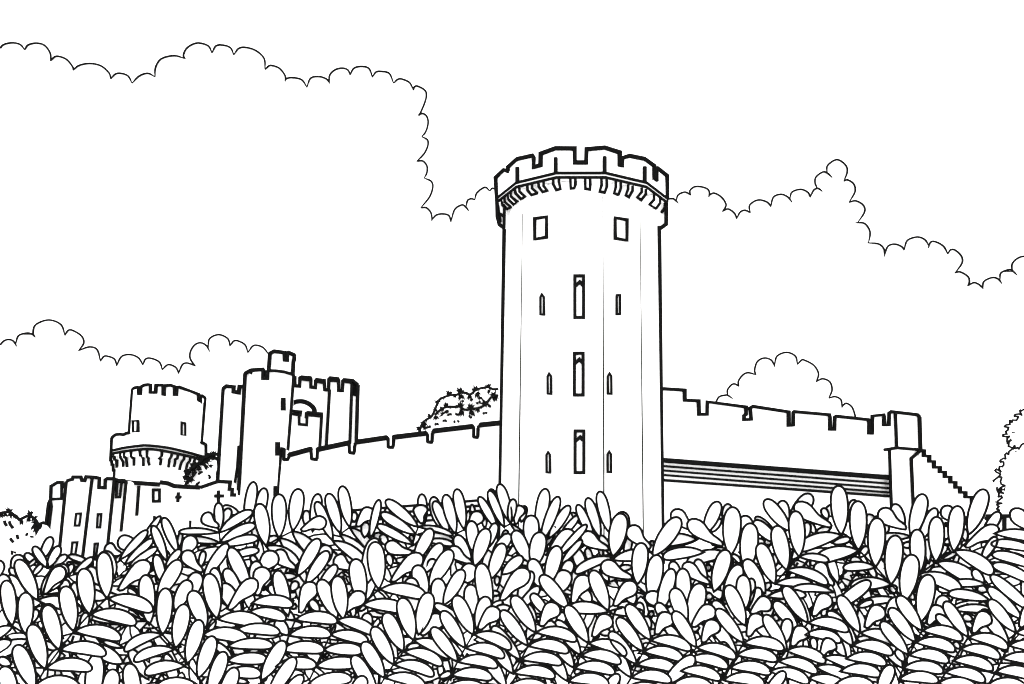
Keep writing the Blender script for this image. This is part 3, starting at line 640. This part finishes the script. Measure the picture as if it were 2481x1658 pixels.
leaves(824, 1150, """220,692,440,470,195 s; 408,862,528,345,105; 1055,708,622,350,148; 1022,812,555,525,138; 988,945,505,685,118; 1130,690,1105,268,122 L.6; 1095,660,1085,412,192 s; 1340,710,1260,305,140 L.5; 1475,805,1275,365,132 L.2; 1562,802,1425,275,150; 1682,745,1578,200,145;
2130,742,1882,305,112; 2222,714,2018,222,118; 2312,664,2155,132,146; 2130,650,2040,200,132 L.5; 1000,1190,1238,738,168; 1060,707,1525,822,72 b.06; 1045,815,1530,885,80 L.3 b.05; 1180,900,1530,950,85 L.6 b.05; 130,716,510,1110,135 L.4 b.05; 0,808,430,1240,150 L.3 b.05; -100,900,350,1225,150 L.2 b.06;
524,1548,470,915,236; 340,1500,480,865,230 L.5; 980,1075,612,955,185 s L.3; 688,1438,1105,1085,225 s; 1100,1360,1375,938,172; 1206,1520,1505,1025,200; 1240,1510,1250,1142,150 L.5; 1770,1240,1572,825,168 L.4; 1782,1212,1475,1000,170 s; 1640,1480,1810,1225,220 L.4;
1818,1240,1990,735,192; 1815,1070,1775,632,165 L.4; 1990,1000,2110,662,120 L.4; 1738,770,1900,510,185 s L.2; 1710,640,1770,495,85 L.6; 2025,1425,2210,938,182; 2060,1120,2300,810,150 L.8; 1820,760,1785,410,70 L1; 330,850,350,650,110 L.6; 530,890,500,790,110 L.8; 690,1240,650,1080,90 L.9;190,640,190,510,80 L.6; 640,960,560,820,100 L1; 1960,720,1950,590,60 L.8; 590,720,650,440,70 L1; 980,900,960,820,60 L1;1530,800,1290,760,70 L1;2120,1500,2130,1380,70 L.8;760,1200,700,1130,60 L1;2200,860,2260,760,70 L1;960,1440,850,1460,150 L1""")
leaves(824, 1378, """300,485,205,-128,222; 1160,405,1035,-42,205 L.3; 1400,490,1665,20,180 L.2; 2010,650,1905,-68,222; 2165,420,2540,10,240 s; 15,612,322,330,212 s; 994,966,830,400,215; 1000,972,1480,1200,160 b.1; 854,1117,612,605,205; 870,1127,1385,1300,155 b.1; 725,1297,445,795,190; 735,1302,1270,1440,155 b.1;
600,1477,312,998,192; 615,1478,1155,1600,160 b.1; 500,1710,175,1182,192; 990,620,957,125,215 L.6; 545,283,1160,370,180 b.07 L.3; 310,492,900,560,170 L.5 b.06; 900,590,438,490,180 s L.2; 1350,640,1325,135,205 L.8; 1060,892,1208,328,215; 1090,888,1380,640,215 s; 1800,892,1560,372,205; 1815,892,2315,1080,155 b.1;
1690,1072,1380,580,180; 1702,1077,2225,1190,155 b.1; 1592,1257,1245,802,172; 1600,1262,2132,1320,155 b.1; 1498,1442,1230,1000,170 L2; 1510,1447,2060,1480,155 b.09; 1420,1625,1980,1645,160 b.09; 1790,650,1765,218,190 L.5; 1640,510,1690,182,150 L.7; 1860,850,1985,382,195 L.3; 1868,812,2140,540,218 s;
2540,1042,2185,572,172; 2442,1230,2065,785,160 L.3; 2342,1422,2040,960,170 L2; 2250,1610,1940,1130,170 L2; 340,900,375,605,150 L1; 590,1000,550,740,115 L1; 130,1800,335,1465,185; 1640,680,1280,485,110 L.6; -40,700,470,870,160 b.08; -130,892,378,985,155 b.06; -220,1102,298,1112,165 b.04; -320,1322,232,1285,170 b.04; -425,1562,155,1490,175 b.05;
1130,560,1060,270,110 L1.5; 640,640,380,600,80 L1; 60,1300,230,1400,90 L1; 1380,1500,1350,1290,80 L1.5; 2140,820,2080,650,90 L1; 1340,1480,1500,1410,80 L1.3; 2160,340,2060,330,70 L1;1440,600,1340,570,70 L.8;1100,1030,900,1070,80 L1;1480,1220,1360,1190,80 L1;2300,520,2110,570,120 L.8;2040,820,2120,640,90 L1;380,480,250,560,70 L1.4""")
leaves(1236, 1150, """0,660,45,335,110; 68,665,145,422,155 s L.2; 150,640,200,428,90 L.6; 285,1000,285,555,208 L.1; 318,1265,412,785,212; 262,1190,55,765,182; 370,810,482,195,168; 420,905,655,302,142; 520,865,802,425,132; 650,885,925,558,95; 505,1070,860,770,225 s; 1140,905,912,412,122; 1220,852,1048,320,142; 1342,785,1210,232,150;
1325,1022,965,815,205 s; 1390,1105,1510,532,228; 1415,1105,1535,508,235 L.4; 1890,1005,1600,715,215 s; 1388,1152,1940,1110,160 b.07 L.2; 1386,1125,880,1328,130 b-.07; 1722,1485,1780,928,212; 1900,1700,1992,1092,218; 1930,1105,2290,590,220 L.5; 2520,770,2190,500,200 s; 2525,880,1960,945,165 b-.06; 2622,1052,2070,1118,152 b-.05;
500,1510,645,970,195; 445,1565,285,1148,188; -110,1350,165,1115,150 L.2; 1005,1340,885,1008,155 L.8; 700,1430,825,1168,155 L.3; 630,1120,1035,682,100; 690,1210,970,890,95 L.3; 1645,1415,1235,1210,215 s; 440,905,512,652,82 L.4; 495,965,605,708,80 L.4; 1650,1250,1490,1270,80 L1; 1100,1200,1040,1000,90 L1; 730,1230,720,1165,90 L.6; 920,1010,1030,880,60 L.8; 1240,1110,1220,990,60 L1; 1930,960,1910,900,60 L.8; 0,660,290,1000,80 L.2 b.04; 2300,1500,2190,1180,140 L1;1040,720,840,520,70 L.7;1390,1100,1220,830,100 L.6; 1560,1150,1620,830,100 L.6;1950,1130,1830,1060,100 L.8; 1330,1450,1250,1300,80 L1""")
leaves(1236, 1378, """345,862,35,375,190; 355,865,898,965,155 b.1; 250,1047,792,1120,155 b.1; 155,1232,702,1280,155 b.1; 50,1417,608,1460,155 b.1; -40,1612,525,1640,165 b.1; 400,768,632,480,232 s; 1060,1003,762,505,185; 1065,1012,1575,1160,155 b.1; 957,1168,640,700,170 L2; 970,1177,1500,1270,155 b.1; 866,1342,560,880,170 L2; 875,1347,1418,1408,155 b.1; 780,1522,480,1060,170 L2; 790,1527,1335,1560,160 b.1;
1112,914,1350,640,222 s; 1330,582,800,535,165 b-.05 L.3; 1335,585,1800,590,110 L.5; 1902,965,1585,492,182; 1905,972,2450,1090,155 b.1; 1802,1117,1455,672,168; 1812,1127,2345,1230,155 b.1; 1712,1292,1350,862,165; 1722,1302,2255,1370,152 b.1; 1640,1472,1330,1010,170 L2; 1645,1477,2182,1520,155 b.1; 1530,1652,2085,1685,160 b.1;
1962,880,2168,610,222 s; 2280,490,1825,370,195 s; 1430,870,1530,524,185 L.5; 1740,770,1755,460,125 L.6; 2385,745,2212,270,205; 2200,800,1985,470,150 L.6; 2520,1065,2215,585,178; 2330,1010,2100,760,120 L.5; 2010,610,2195,5,185; 2358,600,2335,0,205 L.2; 100,565,390,245,130 L.4; 520,640,290,345,135 L.3; 650,820,720,595,120 L.6; 830,870,620,712,100 L.4; 1240,1720,1470,1435,140; 795,545,415,98,190; 625,340,770,32,225 L.4; 832,460,1040,95,230 s; 1330,565,1110,30,198; 1398,495,1690,190,222 s;
110,430,295,42,155 L.3; 350,720,200,480,130 L1; 800,520,690,350,120 L1; 1100,460,950,280,150 L.8; 640,750,560,600,90 L1; 1400,700,1230,640,80 L1; 1680,480,1600,300,150 L1; 1440,660,1360,600,70 L1; 250,950,430,900,80 L1.3; 1880,840,1820,650,130 L1; 1940,640,1880,600,90 L1; 1370,880,1220,840,100 L1.2; 1600,1330,1560,1240,80 L2; 1990,1180,1830,1120,90 L1.4;780,820,780,720,70 L1;1900,820,1850,780,60 L1;980,1330,880,1420,70 L1.5;1450,120,1260,140,90 L1;1820,360,1640,400,110 L1""")
leaves(1648, 1150, """572,968,105,635,215 s; 330,810,520,372,175; 678,1102,715,443,238; 640,810,645,400,145 L.4; 900,1310,955,662,238; 1280,1482,1075,938,205; 1442,1292,1300,698,218; 1490,765,1150,345,182; 1405,800,1385,355,172 L.4; 985,865,850,565,175 L.3; 1335,935,1000,635,160 L.3; 1265,765,1020,580,95 L.5;
2045,715,1548,405,215 s; 1485,645,1775,275,205 L.4; 1612,1112,1558,498,212; 2182,816,2140,155,228; 2180,822,1598,1010,180 b-.06; 2412,1032,1828,1165,185 b-.06; 1612,1112,2010,1165,100 L.6 b.05; 1440,1295,2000,1478,138 b.09; 2070,1505,1840,1205,195 s; 660,1075,95,1190,160 b-.06 L.3; 455,1585,630,1025,215; 392,1485,40,1215,185 s; 350,1510,228,1152,145 L.3; 600,1760,805,1225,205; 1152,1605,880,1155,190;
230,880,-200,930,130 L.2 b-.03; 330,1055,-250,1060,130 L.3; 500,950,440,900,80 L.8; 600,1000,420,1050,80 L1; 1700,870,1720,650,110 L.8; 1830,800,1740,660,90 L.8; 2040,720,1850,790,90 L.5; 2000,600,1930,460,90 L.6; 1240,930,1150,890,100 L.5; 1150,920,1040,900,80 L.8; 2300,900,2180,820,70 L.8; 2060,930,2300,870,90 L1; 1500,1200,1440,1130,100 L1; 420,1250,350,1270,90 L.8; 700,1260,640,1080,90 L.8; 820,1190,690,1100,100 L.7;1560,1010,1460,930,80 L.9;2110,560,2000,430,170 L.5; 560,600,400,760,110 L.6;1300,1230,1280,1080,70 L1""")
leaves(1648, 1378, """140,770,275,205,232 L.3; 155,774,455,520,222 s; 225,1072,755,1205,155 b.1; 110,1227,650,1335,150 b.1; 10,1387,550,1495,150 b.1; -90,1562,445,1625,160 b.1; 292,988,492,710,222 s; 860,1002,495,552,168; 865,1012,1405,1085,155 b.1; 770,1155,400,690,168 L1.2; 770,1172,1315,1235,155 b.1; 675,1347,1228,1412,155 b.1; 590,1512,1140,1560,160 b.1;
905,910,1088,625,220 s; 950,595,1220,430,222 s L.1; 1727,732,1408,245,178; 1735,737,2280,835,155 b.1; 1600,825,1275,452,165 L.2; 1442,1102,1142,632,168; 1445,1112,1968,1265,155 b.1; 1425,1010,1455,680,152 L.2; 1500,1037,1698,800,220 s; 1335,1257,1858,1405,150 b.1; 1222,1392,1745,1540,155 b.09; 1130,1755,1415,1398,150; 1787,632,2018,360,225 s; 2433,862,2150,370,180; 1690,892,2178,985,140 b.1 L.5; 1830,1115,1795,938,92 L.2; 1900,1168,2072,970,205 s;
2335,1042,2060,640,170 L1.5; 2246,1208,1950,760,160 L2; 1940,1202,2450,1400,140 b.09 L.3; 1840,1332,2305,1500,140 b.08 L.3; 1740,1482,2265,1630,150 b.09; 1290,970,1035,775,120 L.4; 950,610,1070,260,145 L.5; 1180,382,1700,360,120 L.8 b.05; 1990,670,2110,470,115 L.6; 2240,745,1995,590,110 L.4; -228,1580,190,1190,190; 1290,207,1800,225,125 b.07 L.5; 2080,322,1510,280,105 b-.07; 880,770,640,230,205; 870,570,850,90,192 L.2; 900,550,970,135,135 L.3;
500,640,440,590,130 L.6; 700,800,450,440,160 L1; 440,390,350,370,100 L.8; 760,1000,690,900,80 L1.5; 1330,700,1260,640,80 L1; 1100,720,1060,580,80 L1; 260,800,140,820,90 L1; 700,1210,560,1000,110 L1.3; 1400,1130,1330,1110,80 L1; 1680,960,1630,900,120 L1; 1920,640,1990,540,90 L1; 1250,460,1130,680,150 L.6; 2050,1150,2020,1080,70 L1.2; 1110,320,1240,350,90 L1; 200,1140,330,1150,60 L1.2; 520,1380,640,1240,80 L1.5;1690,700,1550,560,120 L1;1650,620,1480,480,110 L1.2;1120,300,1220,200,80 L1""")
leaves(2061, 1150, """107,1022,100,362,228; 60,800,40,345,160 L.3; 337,1248,360,592,232; 260,700,248,540,135 L.4; 350,650,355,566,65 L.3; 745,742,382,495,218 s; 720,725,585,405,152 L.3; 825,865,985,268,205; 930,905,1155,460,150 L.2; 1156,1182,1165,575,212; 1396,1042,1452,428,215; 1510,670,1235,455,185 s L.3; 1598,812,1815,205,222; 1548,972,2000,715,205 s; 1780,870,2015,512,145 L.2; 2580,810,2170,490,215 s;
1950,800,2560,880,140 b.05 L.3; 2530,1050,1908,935,125 b-.06; 2535,1285,1918,1078,140 b-.06; 2545,1525,1925,1220,145 b-.06; 1405,1035,1932,1335,190 b.06; 1170,1190,1712,1468,190 b.06; 932,1350,1500,1570,190 b.06; 546,1487,610,828,238; 928,1352,895,747,208; 728,1725,840,1088,245; 815,842,300,885,108 L.4 b-.04; 335,1255,-100,1262,120 L.4 b-.04; 1770,1165,1970,850,120 L.5; 1810,1500,1660,1290,120 L.5; 1000,1330,1110,1170,90 L1; 800,1110,730,960,110 L.8; 1300,700,1290,660,80 L.8; 1060,1200,1030,880,90 L.6; 1450,1060,1240,1130,80 L.6; 1260,930,1380,880,80 L1; 480,800,470,670,90 L.8; 700,960,820,950,80 L1; 1560,900,1530,740,90 L.6;1580,680,1560,580,60 L.5;160,1190,0,1150,110 L.7;120,1120,230,980,90 L.8;430,1160,470,1000,70 L.8;340,1400,260,1260,90 L1""")
leaves(2061, 1378, """192,789,428,520,228 s; 135,872,650,1025,155 b.1; 35,1042,570,1150,155 b.1; -60,1222,485,1290,155 b.1; -140,1392,408,1440,158 b.1; -200,1562,325,1610,160 b.1; 880,992,530,540,172; 885,1002,1415,1105,155 b.1; 967,837,640,375,178; 975,842,1515,955,155 b.1; 786,1163,415,725,165; 795,1172,1330,1255,155 b.1; 705,1347,390,900,168 L2; 715,1347,1255,1392,155 b.09; 655,1502,1190,1520,152 b.09; 380,1705,555,1310,180; 1037,748,1240,525,228 s;
1590,922,1275,452,168; 1600,932,2132,1075,152 b.1; 1490,1092,2028,1205,152 b.1; 1480,1082,1200,700,150 L2; 1390,1247,1928,1362,152 b.1; 1285,1407,1822,1520,155 b.1; 1190,1552,1725,1650,160 b.1; 1643,858,1868,605,228 s; 2237,862,1875,428,168; 2240,872,2760,965,155 b.1; 2145,1022,1780,560,168 L1; 2150,1042,2680,1140,155 b.1; 2055,1217,2600,1300,155 b.1; 1970,1397,2500,1480,155 b.1; 1870,1562,2400,1650,160 b.1; 2330,690,1862,258,155 L.2; 2500,600,1900,92,160 L.2; 1882,430,1328,335,135 b-.04; 2285,782,2480,530,225 s;
480,725,620,392,152 L.5; 650,425,150,475,105 L.8 b-.05; 1200,640,1275,368,185 L.5; 1400,560,1900,565,110 L.8 b.05; 1445,862,1162,630,122 L.3; 1735,630,1810,455,115 L.4; 330,765,490,630,125 L.6; 948,725,1060,85,240; 547,216,0,235,165 L.2 b-.05; 1830,217,1380,205,105 L.4 b-.04; -250,560,265,175,175; 100,520,300,445,80 L.6; 1000,740,980,640,80 L.8; 1650,700,1520,640,100 L1; 1320,470,1350,350,80 L.8; 1850,300,1720,260,100 L1; 730,1260,620,1100,100 L1.5; 1480,1080,1400,1000,80 L1.5; 2120,1120,2060,1060,80 L1.5; 2200,640,2140,580,90 L.8; 600,330,560,230,100 L1; 860,420,800,340,80 L1; 1900,860,1740,800,110 L1;520,560,420,580,70 L1;1380,300,1180,270,90 L1""")
STEMS = []
def stem(tx, ty, s):
    T = tile(tx, ty, SC); STEMS.append([T(p) for p in nums(s)])
stem(0, 1378, "1450,400 1210,620 1000,850 805,1100 615,1355 465,1600"); stem(0, 1378, "2197,892 2345,1060 2530,1280"); stem(0, 1378, "165,775 350,890"); stem(0, 1378, "2000,715 2190,890")
stem(412, 1378, "635,680 440,890"); stem(412, 1378, "1110,465 1040,590 880,840"); stem(412, 1378, "72,1072 229,1282 380,1482 520,1700"); stem(412, 1378, "1700,690 1610,900 1540,1090 1440,1310"); stem(412, 1378, "2258,680 2140,960 1990,1290 1890,1500")
stem(824, 1378, "525,280 310,490 150,700"); stem(824, 1378, "995,968 860,1122 725,1298 605,1477 525,1610"); stem(824, 1378, "1800,892 1695,1073 1590,1260 1500,1445 1420,1610")
stem(1236, 1378, "350,862 245,1047 145,1235 50,1417"); stem(1236, 1378, "1060,1007 960,1175 870,1345 785,1525"); stem(1236, 1378, "1902,967 1805,1125 1715,1297 1640,1475 1540,1640"); stem(1236, 1378, "1700,210 1830,330")
stem(1648, 1378, "220,1065 110,1225 10,1385"); stem(1648, 1378, "862,1005 765,1165 670,1345 590,1512"); stem(1648, 1378, "1440,1105 1330,1255 1220,1390"); stem(1648, 1378, "1727,735 1640,860"); stem(1648, 1150, "2180,818 2420,1030"); stem(1648, 1150, "1612,1112 1490,1250"); stem(1648, 1150, "1442,1292 1280,1480"); stem(1648, 1150, "680,1095 850,1260")
stem(2061, 1378, "127,865 35,1040"); stem(2061, 1378, "970,838 880,998 790,1167 710,1347 655,1502"); stem(2061, 1378, "1595,927 1490,1092 1390,1247 1285,1407 1195,1560"); stem(2061, 1378, "2240,867 2148,1035 2053,1217 1970,1397 1870,1562"); stem(2061, 1150, "107,1022 337,1248 546,1487 700,1660"); stem(2061, 1150, "1398,1040 1160,1185 930,1350"); stem(2061, 1150, "2520,1040 2380,1300 1830,1500")
stem(824, 1150, "1060,705 1020,812 985,945"); stem(824, 1150, "130,716 0,808"); stem(824, 1150, "1682,748 1562,805"); stem(824, 1150, "2312,664 2220,714"); stem(412, 1150, "1662,765 1477,858 1300,965"); stem(412, 1150, "652,720 665,787 680,920"); stem(0, 1150, "1622,1150 1690,1217")
hedge = thing('leafy_hedge', 'dense hedge of oval and spoon-shaped white leaves filling the foreground', 'hedge', (0, 2.1, 0))
def showing(lf):
    b, t, w, bow, lay, sp = lf
    cx, cy = (b[0] + t[0]) / 2, (b[1] + t[1]) / 2
    if not (10 < cx < 2470 and cy < 1640): return 0
    return w * math.hypot(b[0] - t[0], b[1] - t[1]) if lay <= 0 else 0
rank = sorted(range(len(exec_leaves)), key=lambda i: -showing(exec_leaves[i]))[:100]
rank = set(rank)
rest = MB()
for i, (b, t, w, bow, lay, sp) in enumerate(exec_leaves):
    if i in rank:
        m = MB(); leaf(m, b, t, w, bow, lay, sp, 4.1); m.build('leaf', hedge, (LEAFW, INK))
    else: leaf(rest, b, t, w, bow, lay, sp, 4.1)
o = rest.build('foliage', hedge, (LEAFW, INK)); o['kind'] = 'stuff'
for st in STEMS:
    m = MB(); m.tube([U(x, y, hedgeY(y) + .03) for x, y in st], 2.6, False, 6)
    m.build('stem', hedge, (LEAFW, INK))
# the tangle of smaller leaves and twigs inside the hedge
ENV = nums("-60,1385 0,1385 60,1375 110,1372 180,1378 230,1378 300,1355 360,1335 420,1325 500,1320 560,1305 620,1290 700,1285 760,1290 850,1285 960,1275 1060,1280 1150,1262 1250,1285 1320,1300 1400,1318 1480,1310 1560,1355 1620,1335 1700,1325 1800,1305 1900,1290 2000,1285 2100,1290 2200,1300 2300,1300 2400,1310 2481,1320 2560,1320")
def env(x):
    for a, b in zip(ENV, ENV[1:]):
        if a[0] <= x <= b[0]: return a[1] + (b[1] - a[1]) * (x - a[0]) / (b[0] - a[0])
    return 1320
FSH = [(0, 0), (.15, .3), (.4, .48), (.62, .5), (.83, .38), (.95, .2), (1, 0), (.95, -.2), (.83, -.38), (.62, -.5), (.4, -.48), (.15, -.3)]
m = MB(); rnd = random.Random(11)
NF = 1150
for i in range(NF):
    x = rnd.uniform(-60, 2540); top = env(x) + 18
    y = top + (1720 - top) * rnd.random()
    L = rnd.uniform(60, 110); a = rnd.choice((rnd.uniform(-110, -60), rnd.uniform(-40, 30), rnd.uniform(150, 210), rnd.uniform(-150, -110)))
    t = (x + L * math.cos(math.radians(a)), y + L * math.sin(math.radians(a)))
    if t[1] < env(t[0]) + 6: continue
    leaf(m, (x, y), t, L * rnd.uniform(.22, .36), 0, 0, False, 2.6, 4, FSH, rnd.uniform(.26, .55))
for i in range(160):
    x = rnd.uniform(-40, 2520); y = env(x) + 35 + rnd.random() * (1700 - env(x) - 35); L = rnd.uniform(50, 110); a = math.radians(rnd.uniform(100, 140))
    m.tube([U(x, y, hedgeY(y) + .24), U(x + L * math.cos(a), y + L * math.sin(a), hedgeY(y) + .24)], 4.5, False, 4)
for i in range(46):
    x = -60 + 2600 * i / 45; p = U(x, 1600, 2.15 + rnd.uniform(0, .3)); q = p.copy(); q.z = 0; q.x += rnd.uniform(-.1, .1)
    m.tube([q, q.lerp(p, .5) + Vector((rnd.uniform(-.04, .04), .02, 0)), p], [12, 10, 6], False, 6)
o = m.build('inner_foliage', hedge, (LEAFW, INK)); o['kind'] = 'stuff'

# ------------------------------------------------------------------ camera, light, view
cd = bpy.data.cameras.new('camera'); co = bpy.data.objects.new('camera', cd); COL.objects.link(co)
co.location = CAM; co.rotation_euler = (math.pi / 2 + PITCH, 0, 0)
cd.sensor_fit = 'HORIZONTAL'; cd.sensor_width = 36; cd.lens = 36 * F / 2481
cd.clip_start = 0.05; cd.clip_end = 9000
S.camera = co
w = bpy.data.worlds.new("World"); S.world = w; w.use_nodes = True
nt = w.node_tree; bg = nt.nodes['Background']
sky = nt.nodes.new('ShaderNodeTexSky'); sky.sky_type = 'NISHITA'; sky.sun_disc = False
sky.sun_elevation = math.radians(50); sky.sun_rotation = math.radians(160); sky.dust_density = 5
k = nt.nodes.new('ShaderNodeMixRGB'); k.blend_type = 'MIX'; k.inputs['Fac'].default_value = 0.985
k.inputs['Color2'].default_value = (10, 10, 10, 1)       # even white overcast
nt.links.new(sky.outputs['Color'], k.inputs['Color1']); nt.links.new(k.outputs['Color'], bg.inputs['Color'])
bg.inputs['Strength'].default_value = 0.11
sl_ = bpy.data.lights.new('sun', 'SUN'); sl_.energy = 0.5; sl_.angle = math.radians(40); sl_.color = (1, .97, .93)
so = bpy.data.objects.new('sun', sl_); COL.objects.link(so)
so.rotation_euler = (math.radians(40), 0, math.radians(20))
S.render.engine = 'CYCLES'
S.cycles.max_bounces = 12; S.cycles.diffuse_bounces = 10
S.cycles.filter_width = 1.2
S.view_settings.view_transform = 'Standard'; S.view_settings.look = 'None'
S.view_settings.gamma = 1; S.view_settings.exposure = 1.3
